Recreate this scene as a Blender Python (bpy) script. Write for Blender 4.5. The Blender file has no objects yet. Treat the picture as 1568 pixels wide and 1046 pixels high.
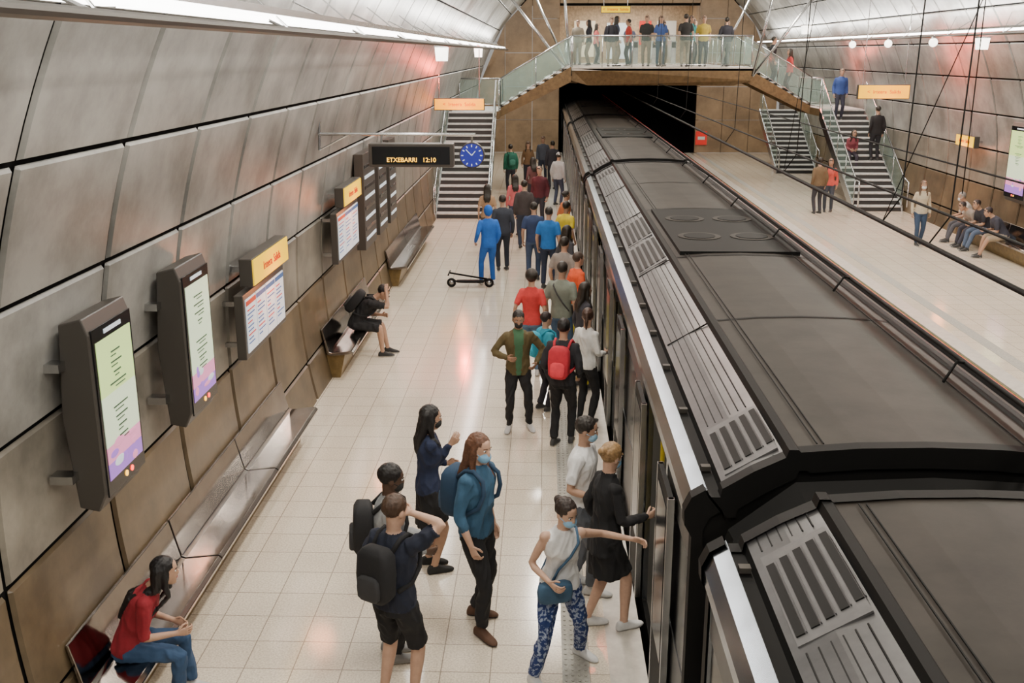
import bpy, bmesh, math, random
import numpy as np
from mathutils import Vector, Matrix, noise
from mathutils.bvhtree import BVHTree
random.seed(7)
V=Vector
R=math.radians
# ------------------------------------------------------------ materials
MC={}
def pmat(name,col,rough=.7,metal=0,var=0.0,scale=8,bump=0.0,emit=0,alpha=1,col2=None,coat=0,spec=None):
    if name in MC: return MC[name]
    m=bpy.data.materials.new(name); m.use_nodes=True
    nt=m.node_tree; b=nt.nodes['Principled BSDF']
    b.inputs['Base Color'].default_value=(*col,1); b.inputs['Roughness'].default_value=rough
    b.inputs['Metallic'].default_value=metal
    if spec is not None: b.inputs['Specular IOR Level'].default_value=spec
    if coat: b.inputs['Coat Weight'].default_value=coat
    if emit:
        b.inputs['Emission Color'].default_value=(*col,1); b.inputs['Emission Strength'].default_value=emit
    if var or col2 or bump:
        tc=nt.nodes.new('ShaderNodeTexCoord'); n=nt.nodes.new('ShaderNodeTexNoise')
        n.inputs['Scale'].default_value=scale; n.inputs['Detail'].default_value=6; n.inputs['Roughness'].default_value=.65
        nt.links.new(tc.outputs['Object'],n.inputs['Vector'])
        r=nt.nodes.new('ShaderNodeValToRGB')
        c2=col2 or tuple(max(0,c*(1-var)) for c in col); c1=tuple(min(1,c*(1+var*.5)) for c in col)
        r.color_ramp.elements[0].color=(*c2,1); r.color_ramp.elements[0].position=.35
        r.color_ramp.elements[1].color=(*c1,1); r.color_ramp.elements[1].position=.65
        nt.links.new(n.outputs['Fac'],r.inputs['Fac']); nt.links.new(r.outputs['Color'],b.inputs['Base Color'])
        if bump:
            bp=nt.nodes.new('ShaderNodeBump'); bp.inputs['Strength'].default_value=bump; bp.inputs['Distance'].default_value=.02
            nt.links.new(n.outputs['Fac'],bp.inputs['Height']); nt.links.new(bp.outputs['Normal'],b.inputs['Normal'])
    MC[name]=m; return m
def cloth(col):
    k='cloth_%02x%02x%02x'%tuple(int(c*255) for c in col)
    return pmat(k,col,.85,var=.12,scale=14,bump=.2)
def glassmat():
    m=bpy.data.materials.new('balustrade_glass'); m.use_nodes=True; nt=m.node_tree
    for n in list(nt.nodes): nt.nodes.remove(n)
    o=nt.nodes.new('ShaderNodeOutputMaterial'); mx=nt.nodes.new('ShaderNodeMixShader'); t=nt.nodes.new('ShaderNodeBsdfTransparent')
    g=nt.nodes.new('ShaderNodeBsdfPrincipled'); g.inputs['Base Color'].default_value=(.45,.62,.58,1); g.inputs['Roughness'].default_value=.1
    t.inputs['Color'].default_value=(.86,.95,.92,1); mx.inputs[0].default_value=.22
    nt.links.new(t.outputs[0],mx.inputs[1]); nt.links.new(g.outputs[0],mx.inputs[2]); nt.links.new(mx.outputs[0],o.inputs[0]); return m
def tilemat(name,c1,c2,mort,rough):
    m=bpy.data.materials.new(name); m.use_nodes=True; nt=m.node_tree; b=nt.nodes['Principled BSDF']
    b.inputs['Specular IOR Level'].default_value=.85
    tc=nt.nodes.new('ShaderNodeTexCoord'); br=nt.nodes.new('ShaderNodeTexBrick')
    br.offset=0; br.inputs['Scale'].default_value=1; br.inputs['Brick Width'].default_value=.4; br.inputs['Row Height'].default_value=.4
    br.inputs['Mortar Size'].default_value=.005; br.inputs['Mortar Smooth'].default_value=.2
    br.inputs['Color1'].default_value=(*c1,1); br.inputs['Color2'].default_value=(*c2,1); br.inputs['Mortar'].default_value=(*mort,1)
    nt.links.new(tc.outputs['Object'],br.inputs['Vector'])
    n=nt.nodes.new('ShaderNodeTexNoise'); n.inputs['Scale'].default_value=60; n.inputs['Detail'].default_value=4
    n2=nt.nodes.new('ShaderNodeTexNoise'); n2.inputs['Scale'].default_value=.8; n2.inputs['Detail'].default_value=4
    for q in (n,n2): nt.links.new(tc.outputs['Object'],q.inputs['Vector'])
    r=nt.nodes.new('ShaderNodeValToRGB'); r.color_ramp.elements[0].position=.3; r.color_ramp.elements[0].color=(.62,.58,.53,1); r.color_ramp.elements[1].position=.62; r.color_ramp.elements[1].color=(1,1,1,1)
    nt.links.new(n.outputs['Fac'],r.inputs['Fac'])
    mx=nt.nodes.new('ShaderNodeMix'); mx.data_type='RGBA'; mx.blend_type='MULTIPLY'; mx.inputs[0].default_value=.8
    nt.links.new(br.outputs['Color'],mx.inputs[6]); nt.links.new(r.outputs['Color'],mx.inputs[7]); nt.links.new(mx.outputs[2],b.inputs['Base Color'])
    mr=nt.nodes.new('ShaderNodeMapRange'); mr.inputs[3].default_value=rough-.04; mr.inputs[4].default_value=rough+.06
    nt.links.new(n2.outputs['Fac'],mr.inputs[0]); nt.links.new(mr.outputs[0],b.inputs['Roughness'])
    return m
CONC=pmat('concrete_grey',(.29,.285,.265),.40,var=.4,scale=1.3,bump=.12)
CONCM=pmat('concrete_warm_grey',(.22,.20,.165),.40,var=.42,scale=1.2,bump=.12)
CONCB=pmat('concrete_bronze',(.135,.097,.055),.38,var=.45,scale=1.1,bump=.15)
CONCEND=pmat('concrete_end_wall',(.34,.235,.14),.42,var=.35,scale=.9,bump=.1)
JOINT=pmat('joint_dark',(.008,.008,.008),.9,spec=.05)
FLOOR=tilemat('terrazzo_tiles',(.86,.775,.65),(.82,.73,.60),(.38,.32,.26),.115)
TACT=pmat('tactile_paving',(.40,.39,.35),.6,var=.2,scale=30,bump=.3)
EDGE=pmat('platform_edge_stone',(.60,.56,.50),.35,var=.15)
OLIVE=pmat('platform_side_olive',(.26,.23,.03),.6,var=.5,scale=2)
BALL=pmat('trackbed',(.02,.018,.015),.95,var=.5,scale=12,bump=.5)
RAIL=pmat('rail_steel',(.3,.28,.27),.35,1)
STEEL=pmat('brushed_steel',(.56,.57,.58),.25,1,var=.15,scale=5)
BSTEEL=pmat('bench_steel',(.34,.31,.29),.13,1,var=.2,scale=3)
SILVER=pmat('train_silver',(.50,.54,.60),.20,1,var=.15,scale=3)
DGREY=pmat('train_slope_grey',(.085,.083,.086),.34,.3,var=.3,scale=2.5,spec=.4)
VGREY=pmat('vent_surround_grey',(.11,.108,.11),.42,.2,var=.2)
ROOF=pmat('train_roof',(.035,.030,.0255),.55,0,var=.35,scale=1.6,bump=.1,spec=.25)
BLACK=pmat('black_rubber',(.005,.005,.005),.6,spec=.2)
BLACKG=pmat('black_gloss',(.010,.010,.012),.15)
FRAME=pmat('sign_frame_grey',(.075,.068,.06),.4,.3)
TREAD=pmat('stair_tread',(.62,.62,.60),.5,var=.2)
RISER=pmat('stair_riser',(.04,.04,.04),.7)
WHITE=pmat('white_paint',(.8,.8,.78),.5)
LAMP=pmat('lamp_tube',(1,.97,.92),.5,emit=12)
LAMP2=pmat('lantern_glow',(1,.95,.85),.5,emit=5)
YEL=pmat('yellow_lit_sign',(.85,.56,.0),.7,emit=.75,spec=.1)
SCREEN=pmat('lit_poster',(.58,.80,.30),.4,emit=.6)
SCREENM=pmat('lit_poster_mid',(.64,.78,.55),.4,emit=.6)
SCREEN2=pmat('lit_poster_lower',(.36,.16,.65),.4,emit=.55)
SCREEN3=pmat('lit_poster_pink',(.80,.28,.50),.4,emit=.55)
MAPW=pmat('map_paper',(.70,.80,.90),.5,emit=.3)
MAPR=pmat('map_red',(.6,.04,.02),.5)
MAPB=pmat('map_blue',(.05,.14,.4),.5)
TXT=pmat('print_dark',(.05,.10,.06),.6)
REDE=pmat('red_signal',(1,.06,.03),.5,emit=4)
REDP=pmat('red_paint_and_highlight',(.7,.03,.02),.5,emit=.3)
REDT=pmat('red_lettering',(.55,.03,.0),.6)
AMBER=pmat('led_amber',(1,.5,.03),.5,emit=3)
CLOCKB=pmat('clock_blue',(.02,.03,.30),.4,emit=.4)
BEAM=pmat('deck_beam_brown',(.17,.11,.05),.5,.3,var=.3)
GLASS=glassmat()
GOLD=pmat('bench_plinth_gold',(.20,.135,.05),.4,.2,var=.3)
YPOLE=pmat('yellow_pole',(.75,.55,.03),.35)
INTL=pmat('train_interior_light',(1,.93,.75),.5,emit=2)

# ------------------------------------------------------------ geometry builder
class G:
    def __init__(s): s.v=[]; s.f=[]; s.mi=[]; s.m=[]
    def idx(s,m):
        if m not in s.m: s.m.append(m)
        return s.m.index(m)
    def face(s,pts,m):
        b=len(s.v); s.v+= [V(p) for p in pts]; s.f.append(tuple(range(b,b+len(pts)))); s.mi.append(s.idx(m))
    def loft(s,rings,m,cap=True,closed=True):
        n=len(rings[0]); b=len(s.v); k=s.idx(m)
        for r in rings: s.v+=[V(p) for p in r]
        for i in range(len(rings)-1):
            for j in range(n if closed else n-1):
                a=b+i*n+j; c=b+i*n+(j+1)%n
                s.f.append((a,c,c+n,a+n)); s.mi.append(k)
        if cap:
            s.f.append(tuple(range(b+n-1,b-1,-1))); s.mi.append(k)
            e=b+(len(rings)-1)*n; s.f.append(tuple(range(e,e+n))); s.mi.append(k)
    def tube(s,pts,rad,m,n=8,rnd=False,flat=None):
        pts=[V(p) for p in pts]
        if not hasattr(rad,'__len__'): rad=[rad]*len(pts)
        rad=list(rad)
        if rnd:
            d0=(pts[0]-pts[1]).normalized(); d1=(pts[-1]-pts[-2]).normalized()
            pts=[pts[0]+d0*rad[0]*.75]+pts+[pts[-1]+d1*rad[-1]*.75]
            rad=[rad[0]*.6]+rad+[rad[-1]*.6]
        t=(pts[1]-pts[0]).normalized()
        up=V((0,0,1)) if abs(t.z)<.9 else V((0,1,0))
        a=t.cross(up).normalized(); rings=[]
        for i,p in enumerate(pts):
            if i==0: t=(pts[1]-p)
            elif i==len(pts)-1: t=p-pts[i-1]
            else: t=(pts[i+1]-p).normalized()+(p-pts[i-1]).normalized()
            if t.length<1e-9: t=V((0,0,1))
            t.normalize(); a=(a-t*a.dot(t))
            if a.length<1e-6: a=t.orthogonal()
            a.normalize(); b=t.cross(a)
            rings.append([p+(a*math.cos(q*2*math.pi/n)+b*math.sin(q*2*math.pi/n))*rad[i] for q in range(n)])
        s.loft(rings,m)
    def ell(s,c,r,m,rot=None,n=12,k=7):
        c=V(c); rings=[]
        for i in range(k+1):
            ph=-math.pi/2+math.pi*(i+.12 if i==0 else (i-.12 if i==k else i))/k
            rg=[]
            for j in range(n):
                th=2*math.pi*j/n
                p=V((r[0]*math.cos(ph)*math.cos(th),r[1]*math.cos(ph)*math.sin(th),r[2]*math.sin(ph)))
                if rot: p=rot@p
                rg.append(c+p)
            rings.append(rg)
        s.loft(rings,m)
    def box(s,c,sz,m,rot=None):
        c=V(c); h=[q/2 for q in sz]; pts=[]
        for z in (-1,1):
            for x,y in ((-1,-1),(1,-1),(1,1),(-1,1)):
                p=V((x*h[0],y*h[1],z*h[2]))
                if rot: p=rot@p
                pts.append(c+p)
        s.loft([pts[:4],pts[4:]],m)
    def bb(s,x0,x1,y0,y1,z0,z1,m): s.box(((x0+x1)/2,(y0+y1)/2,(z0+z1)/2),(abs(x1-x0),abs(y1-y0),abs(z1-z0)),m)
    def rbox(s,c,sz,m,fr=None,p=.35,n=20):
        c=V(c); fr=fr or (V((1,0,0)),V((0,1,0)),V((0,0,1))); rings=[]
        def se(a,e): return math.copysign(abs(a)**e,a)
        for zt in (-1,-.92,-.7,0,.7,.92,1):
            q=(1-abs(zt)**5)**.35 if abs(zt)<1 else .35
            rings.append([c+fr[2]*(zt*sz[2]/2)+fr[0]*(se(math.cos(2*math.pi*j/n),p)*sz[0]/2*q)+fr[1]*(se(math.sin(2*math.pi*j/n),p)*sz[1]/2*q) for j in range(n)])
        s.loft(rings,m)
    def cyl(s,c,r,h,m,axis='Z',n=20):
        d={'X':V((1,0,0)),'Y':V((0,1,0)),'Z':V((0,0,1))}[axis]*h/2
        s.tube([V(c)-d,V(c)+d],r,m,n)
    def build(s,name,parent=None,smooth=False,bevel=0):
        me=bpy.data.meshes.new(name); me.from_pydata([tuple(v) for v in s.v],[],s.f)
        for m in s.m: me.materials.append(m)
        me.polygons.foreach_set('material_index',s.mi); me.polygons.foreach_set('use_smooth',[smooth]*len(s.f))
        me.update(); o=bpy.data.objects.new(name,me); bpy.context.scene.collection.objects.link(o)
        bm=bmesh.new(); bm.from_mesh(me); bmesh.ops.recalc_face_normals(bm,faces=bm.faces); bm.to_mesh(me); bm.free()
        if bevel:
            b=o.modifiers.new('bevel','BEVEL'); b.width=bevel; b.segments=2; b.limit_method='ANGLE'
        if parent: o.parent=parent
        return o
def empty(name):
    e=bpy.data.objects.new(name,None); bpy.context.scene.collection.objects.link(e); e.empty_display_size=.1; return e
def text(s,loc,size,mat,rot,parent,name='lettering'):
    c=bpy.data.curves.new(name,'FONT'); c.body=s; c.size=size; c.align_x='CENTER'; c.align_y='CENTER'; c.extrude=.002
    c.materials.append(mat); o=bpy.data.objects.new(name,c); bpy.context.scene.collection.objects.link(o)
    o.location=loc; o.rotation_euler=rot; o.parent=parent
FC=(R(90),0,0); FX=(R(90),0,R(90)); FXN=(R(90),0,R(-90))

# ------------------------------------------------------------ shell
CX,CZ,RR=4.05,1.7,7.5
Y0,YE=-4.0,52.0
def vp(phi,r): return (CX-r*math.cos(phi),CZ+r*math.sin(phi))   # phi from left horizontal
STEP=R(7.13); PH0=R(5.5)-3*STEP
phend=math.pi-PH0
joints=[7.4+1.61*k for k in range(-7,29)]
gl=G(); gr=G(); gc=G()
nrow=int(round((phend-PH0)/STEP))
st=(phend-PH0)/nrow
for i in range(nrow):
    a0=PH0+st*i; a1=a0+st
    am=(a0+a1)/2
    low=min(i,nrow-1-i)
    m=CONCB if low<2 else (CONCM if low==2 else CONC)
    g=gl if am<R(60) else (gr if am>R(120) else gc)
    for k in range(len(joints)-1):
        y0=joints[k]; y1=min(joints[k+1],YE)
        if y0>=YE: break
        gy=.034; ga=.017/RR; be=.018; ba=be/RR; S=4
        base=[]
        for q in range(S+1):
            a=a0+ga+ba+(a1-a0-2*ga-2*ba)*q/S
            x,z=vp(a,RR-.03); base.append((x,z))
        rows2=[vp(a0+ga,RR)]+base+[vp(a1-ga,RR)]
        L=len(rows2)
        ys=[(y0+gy,True),(y0+gy+be,False),(y1-gy-be,False),(y1-gy,True)]
        b=len(g.v)
        for (yy,back) in ys:
            for qi,(x,z) in enumerate(rows2):
                if back and 0<qi<L-1:
                    a=math.atan2(z-CZ,-(x-CX)); x,z=vp(a,RR)
                g.v.append(V((x,yy,z)))
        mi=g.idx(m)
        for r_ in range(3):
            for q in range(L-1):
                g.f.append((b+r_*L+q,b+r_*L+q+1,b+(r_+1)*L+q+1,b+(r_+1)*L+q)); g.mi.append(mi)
gb=G()
ang=[PH0-R(6)+(phend-PH0+R(12))*i/48 for i in range(49)]
gb.loft([[(*((vp(a,RR+.02)[0],)),y,vp(a,RR+.02)[1]) for a in ang] for y in (Y0,YE+.1)],JOINT,cap=False,closed=False)
gb.build('vault_backing')  # dark vault shell behind both the wall and the ceiling panels
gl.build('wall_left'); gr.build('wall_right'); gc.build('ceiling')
# end wall
g=G()
def ctop(x): return CZ+math.sqrt(max(0,(RR-.02)**2-(x-CX)**2))
def endpanel(x0,x1,z0,z1f):
    gp=.012; x0+=gp; x1-=gp
    g.loft([[(x0,YE,z0),(x1,YE,z0),(x1,YE,z1f(x1)),(x0,YE,z1f(x0))],[(x0,YE+.3,z0),(x1,YE+.3,z0),(x1,YE+.3,z1f(x1)),(x0,YE+.3,z1f(x0))]],CONCEND)
def split(xa,xb,z0,top):
    n=max(1,round((xb-xa)/1.3))
    for i in range(n):
        x0=xa+(xb-xa)*i/n; x1=xa+(xb-xa)*(i+1)/n
        z=z0
        while True:
            nz=z+1.6
            tt=min(top(x0),top(x1))
            if nz>tt-.8:
                endpanel(x0,x1,z+.012,top); break
            endpanel(x0,x1,z+.012,lambda x,nz=nz: nz-.012); z=nz
split(-3.3,.7,0,ctop); split(7.45,11.4,0,ctop)
split(.7,7.45,7.1,ctop)
g.bb(.7,7.45,YE,YE+.3,3.4,4.3,CONCEND)
g.bb(-3.6,11.7,YE+.3,YE+.35,7.0,9.3,JOINT)
g.build('wall_end')
g=G()
g.bb(.6,7.5,YE+4,YE+4.1,4.3,7.2,pmat('concourse_beige',(.50,.38,.26),.6,var=.3)); g.bb(.6,.7,YE+.31,YE+4,4.3,7.2,CONCEND); g.bb(7.45,7.55,YE+.31,YE+4,4.3,7.2,CONCEND)
g.bb(.6,7.5,YE+.31,YE+4.1,4.2,4.3,EDGE); g.bb(.6,7.5,YE+.36,YE+4.1,7.15,7.25,WHITE)
for i in range(3): g.bb(1.3+2*i,2.7+2*i,YE+2,YE+2.2,7.08,7.14,LAMP)
g.build('wall_concourse')
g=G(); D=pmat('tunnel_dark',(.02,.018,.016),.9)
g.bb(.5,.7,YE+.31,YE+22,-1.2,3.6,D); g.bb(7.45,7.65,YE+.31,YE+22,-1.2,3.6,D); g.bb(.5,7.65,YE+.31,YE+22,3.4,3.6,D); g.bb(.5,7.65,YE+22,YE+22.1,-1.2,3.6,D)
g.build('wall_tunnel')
# floors
g=G(); PE=.86
g.bb(-3.7,PE-.3,Y0,YE,-.2,0,FLOOR); g.bb(PE-.3,PE,Y0,YE,-.2,0.001,EDGE); g.bb(PE-.03,PE,Y0,YE,-1.1,-.2,OLIVE)
g.bb(.18,.40,Y0,YE,-.05,.004,TACT)
y=Y0
while y<26:
    for i in range(4): g.cyl((.21+.053*i,y,.006),.012,.008,TACT,n=6)
    y+=.075
g.build('floor_platform')
g=G(); PR=6.95
g.bb(PR+.3,11.9,Y0,YE,-.2,0,FLOOR); g.bb(PR,PR+.3,Y0,YE,-.2,.001,EDGE); g.bb(PR,PR+.04,Y0,YE,-1.1,-.2,OLIVE); g.bb(PR-.02,PR+.05,Y0,YE,-.14,-.03,OLIVE)
g.bb(7.5,7.72,Y0,YE,-.05,.004,TACT)
g.build('floor_platform_opposite')
g=G(); g.bb(PE-.1,PR+.1,Y0,YE+22,-1.3,-1.1,BALL); 
y=Y0
while y<YE: 
    g.bb(4.2,6.5,y,y+.22,-1.1,-1.02,CONCB); y+=.65
g.build('floor_trackbed')
g=G()
for x in (4.6,6.03,1.6,3.0): g.bb(x-.035,x+.035,Y0,YE+20,-1.02,-.88,RAIL)
g.build('rail_tracks')
g=G(); g.bb(PR-.55,PR-.35,Y0,YE,-.75,-.55,pmat('cable_duct_olive',(.22,.2,.05),.6)); g.build('cable_duct')

# ------------------------------------------------------------ benches
def bench(y0,y1,side=1):
    g=G()
    def X(x): return x if side==1 else 2*CX-x
    def ext(pr,ya,yb,m): g.loft([[(X(x),ya,z) for x,z in pr],[(X(x),yb,z) for x,z in pr]],m)
    ext([(-3.10,0),(-3.02,.36),(-3.3,.36),(-3.31,.0)],y0+.1,y1-.1,GOLD)
    n=max(1,round((y1-y0)/2.4)); L=(y1-y0)/n
    for i in range(n):
        a=y0+i*L+.012; b=y0+(i+1)*L-.012
        ext([(-2.88,.37),(-2.865,.42),(-2.90,.45),(-3.20,.415),(-3.24,.43),(-3.325,.78),(-3.35,.78),(-3.27,.39),(-3.21,.37),(-2.9,.40)],a,b,BSTEEL)
    return g.build('bench',bevel=.006)
bench(6.25,12.3); bench(14.8,18.6); bench(21.2,26.6); bench(20.5,27.6,-1)

# ------------------------------------------------------------ advertising displays & maps on wall
def totem(y0,y1,z0,z1,side=1,poster=0):
    e=empty('advertising_display')
    def X(x): return x if side==1 else 2*CX-x
    g=G()
    pr=[(-3.26,z0),(-3.12,z0-.03),(-3.06,z0+.1),(-3.06,z1-.1),(-3.10,z1+.02),(-3.26,z1-.02),(-3.31,(z0+z1)/2)]
    g.loft([[(X(x),y0,z) for x,z in pr],[(X(x),y1,z) for x,z in pr]],FRAME)
    g.build('housing',e,bevel=.012)
    g=G(); xf=-3.055
    g.box((X(xf),(y0+y1)/2,(z0+z1)/2),(.012,y1-y0-.06,z1-z0-.14),BLACKG)
    g.build('bezel',e)
    g=G()
    zs=z0+.18; ze=z1-.17; H=ze-zs; yc=(y0+y1)/2; sgn=1 if side==1 else -1
    for f0,f1,m in ((0,.12,SCREEN2),(.12,.24,SCREEN3),(.24,.6,SCREENM),(.6,1,SCREEN if poster!=2 else SCREENM)):
        g.box((X(xf+.008),yc,zs+H*(f0+f1)/2),(.006,y1-y0-.13,H*(f1-f0)),m)
    random.seed(poster+3)
    for i in range(8):
        w=random.uniform(.15,.4)*(y1-y0); zz=ze-.12-.075*i-(.1 if i>3 else 0)
        g.box((X(xf+.013),yc,zz),(.003,w,.010),TXT)
        g.box((X(xf+.013),yc+random.uniform(-.05,.05),zz-.03),(.003,w*.6,.007),TXT)
    for k in range(7):
        g.ell((X(xf+.012),yc+random.uniform(-.22,.22)*(y1-y0)/.7,zs+H*random.uniform(.03,.26)),(.003,random.uniform(.03,.09),random.uniform(.015,.04)),random.choice([SCREEN2,SCREEN3,MAPW]))
    g.cyl((X(xf+.008),yc+.08,zs-.05),.022,.01,REDE,'X',10)
    g.cyl((X(xf+.008),yc-.02,zs-.05),.022,.01,AMBER,'X',10)
    g.box((X(xf+.008),yc,ze+.05),(.006,(y1-y0)*.4,.03),MAPW)
    g.build('poster_screen',e)
    g=G()
    for zz in (z0+.25,z1-.3):
        g.bb(X(-3.40),X(-3.24),y0-.1,y0+.02,zz-.03,zz+.03,STEEL); g.bb(X(-3.40),X(-3.24),y1-.1,y1-.04,zz-.03,zz+.03,STEEL)
    g.build('wall_brackets',e)
totem(6.55,7.27,1.70,3.06,poster=1); totem(8.35,9.07,1.66,3.04,poster=2); totem(24.2,25.3,1.4,3.2,-1,poster=5)
def mapboard(y0,y1,z0,z1,n=4):
    e=empty('route_map_board'); g=G(); D_=-.11
    g.bb(-3.12+D_,-3.02+D_,y0,y1,z0,z1,FRAME); 
    g.build('frame',e,bevel=.01); g=G()
    L=(y1-y0-.1)/n
    for i in range(n):
        a=y0+.05+i*L+.015; b=a+L-.03
        g.bb(-3.02+D_,-3.01+D_,a,b,z0+.06,z1-.06,MAPW)
        g.bb(-3.01+D_,-3.006+D_,a,b,z1-.13,z1-.08,MAPB if i else MAPR)
        random.seed(i)
        for k in range(9):
            zz=z1-.18-k*(z1-z0-.3)/9
            g.bb(-3.01+D_,-3.006+D_,a+.03,a+.03+(b-a)*random.uniform(.3,.85),zz-.012,zz,MAPB if k%3 else MAPR)
    g.build('map_sheets',e); g=G()
    for yy in (y0+.15,y1-.2):
        g.bb(-3.40,-3.22,yy,yy+.05,z0+.1,z0+.15,STEEL); g.bb(-3.40,-3.22,yy,yy+.05,z1-.15,z1-.1,STEEL)
    g.build('wall_brackets',e)
mapboard(10.3,12.0,1.66,2.36); mapboard(15.3,17.1,1.68,2.46,3)
def exitsign_wall(y0,y1,z,side=1):
    e=empty('lit_exit_sign'); g=G()
    def X(x): return x if side==1 else 2*CX-x
    D_=-.09
    g.bb(X(-3.12+D_),X(-2.98+D_),y0,y1,z-.15,z+.15,FRAME); g.build('housing',e,bevel=.01)
    g=G(); g.bb(X(-2.98+D_),X(-2.965+D_),y0+.015,y1-.015,z-.135,z+.135,YEL)
    g.build('lit_face',e)
    g=G(); g.bb(X(-3.37),X(-3.2),y0+.2,y0+.26,z-.03,z+.03,STEEL); g.bb(X(-3.37),X(-3.2),y1-.26,y1-.2,z-.03,z+.03,STEEL); g.build('arms',e)
    text('Irteera  Salida',(X(-2.96+D_),(y0+y1)/2,z),.13,REDT,FX if side==1 else FXN,e)
exitsign_wall(10.5,12.0,2.56); exitsign_wall(15.6,17.1,2.66); exitsign_wall(27.4,28.6,2.55,-1)
def exitsign_hang(x,y,z,w=1.45,h=.34,top=6.2):
    e=empty('hanging_exit_sign'); g=G(); g.bb(x-w/2,x+w/2,y,y+.14,z-h/2,z+h/2,FRAME); g.build('housing',e,bevel=.01)
    g=G(); g.bb(x-w/2+.02,x+w/2-.02,y-.012,y,z-h/2+.02,z+h/2-.02,YEL); g.build('lit_face',e)
    g=G()
    for s in (-.4,.4): g.tube([(x+s*w,y+.07,z+h/2),(x+s*w,y+.07,top)],.012,STEEL)
    g.build('hangers',e); text('<  Irteera  Salida',(x,y-.016,z),.14,REDT,FC,e)
exitsign_hang(-2.45,30,3.38,top=4.9); exitsign_hang(9.55,30,3.74,top=6.4,h=.4); exitsign_hang(2.6,40,6.35,1.1,.26,top=9.0)
g=G()
for (a,b) in ((17.7,18.9),(19.3,20.3),(20.7,21.6)):
    g.bb(-3.28,-3.12,a,b,1.45,3.12,FRAME); g.bb(-3.36,-3.28,a+.2,a+.3,2.0,2.1,STEEL); g.bb(-3.36,-3.28,b-.3,b-.2,2.0,2.1,STEEL)
    for k in range(8): g.bb(-3.12,-3.11,a+.1,b-.1,1.6+k*.18,1.66+k*.18,BLACKG if k%2 else MAPW)
g.build('information_panel',bevel=.01)
e=empty('train_departure_display')
g=G(); g.tube([(-3.13,14.3,3.72),(-.95,14.3,3.72)],.022,STEEL); g.tube([(-3.12,14.3,3.5),(-3.1,14.3,3.9)],.02,STEEL); g.tube([(-3.12,14.3,3.5),(-2.7,14.3,3.72)],.012,STEEL)
for x in (-2.25,-1.4): g.tube([(x,14.3,3.72),(x,14.3,3.6)],.015,STEEL)
g.build('support_arm',e)
g=G(); g.bb(-2.42,-1.25,14.2,14.42,3.28,3.6,FRAME); g.build('housing',e,bevel=.012)
g=G(); g.bb(-2.37,-1.30,14.19,14.2,3.32,3.56,BLACKG); g.build('screen',e)
text('ETXEBARRI   12:10',(-1.83,14.185,3.38),.085,AMBER,FC,e); 
e=empty('platform_clock')
g=G(); g.cyl((-1.0,14.3,3.44),.175,.1,FRAME,'Y',32); g.cyl((-1.0,14.245,3.44),.16,.012,CLOCKB,'Y',32); 
g.tube([(-1.0,14.3,3.6),(-1.0,14.3,3.69)],.015,STEEL)
for i in range(12):
    a=i*math.pi/6; g.box((-1.0+.13*math.sin(a),14.235,3.44+.13*math.cos(a)),(.014,.006,.03),MAPW,Matrix.Rotation(a,3,'Y'))
g.tube([(-1.0,14.235,3.44),(-.95,14.235,3.5)],.006,MAPW); g.tube([(-1.0,14.235,3.44),(-1.08,14.235,3.52)],.006,MAPW); g.build('clock_body',e)

# ------------------------------------------------------------ luminaires
def trough(x,z,wallx,sgn):
    e=empty('linear_luminaire')
    g=G(); y=Y0
    while y<50:
        g.bb(x-.08,x+.08,y,y+2.9,z-.03,z+.02,LAMP); y+=3.05
    g.build('lamp_strips',e)
    g=G(); g.bb(x-.10,x+.10,Y0,50,z+.02,z+.07,STEEL); g.tube([(x+.24*sgn,Y0,z-.1),(x+.24*sgn,50,z-.1)],.03,FRAME,10)
    y=1
    while y<50:
        g.tube([(x+.24*sgn,y,z-.1),(wallx,y,z+.25)],.012,STEEL,6); g.tube([(x+.24*sgn,y,z-.1),(wallx,y+.9,z+.4)],.008,STEEL,6); y+=3.2
    g.build('carrier',e)
trough(-2.0,5.04,-2.5,1); trough(2*CX+2.0,5.3,10.4,-1)
def lantern(x,y,z,top):
    e=empty('pendant_lantern'); g=G(); g.tube([(x,y,z+.13),(x,y,top)],.01,STEEL,6)
    g.loft([[(x-.1,y-.1,z-.13),(x+.1,y-.1,z-.13),(x+.1,y+.1,z-.13),(x-.1,y+.1,z-.13)],[(x-.12,y-.12,z+.12),(x+.12,y-.12,z+.12),(x+.12,y+.12,z+.12),(x-.12,y+.12,z+.12)]],LAMP2)
    g.box((x,y,z+.14),(.26,.26,.03),STEEL); g.build('lantern_body',e)
lantern(-1.95,20,4.78,4.98); lantern(-1.95,31,4.81,4.98); lantern(8.2,34,5.5,7.5); lantern(6.3,33,6.5,8.6); lantern(9.9,24.5,5.0,5.25)
for x,y,z in ((9.7,30.5,5.15),(9.7,27,5.15),(9.7,34,5.15)):
    g=G(); g.ell((x,y,z-.1),(.11,.11,.11),LAMP2); g.tube([(x,y,z),(x,y,z+.12)],.01,STEEL); g.cyl((x,y,z+.01),.05,.03,STEEL); g.build('globe_lamp',smooth=True)

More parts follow.
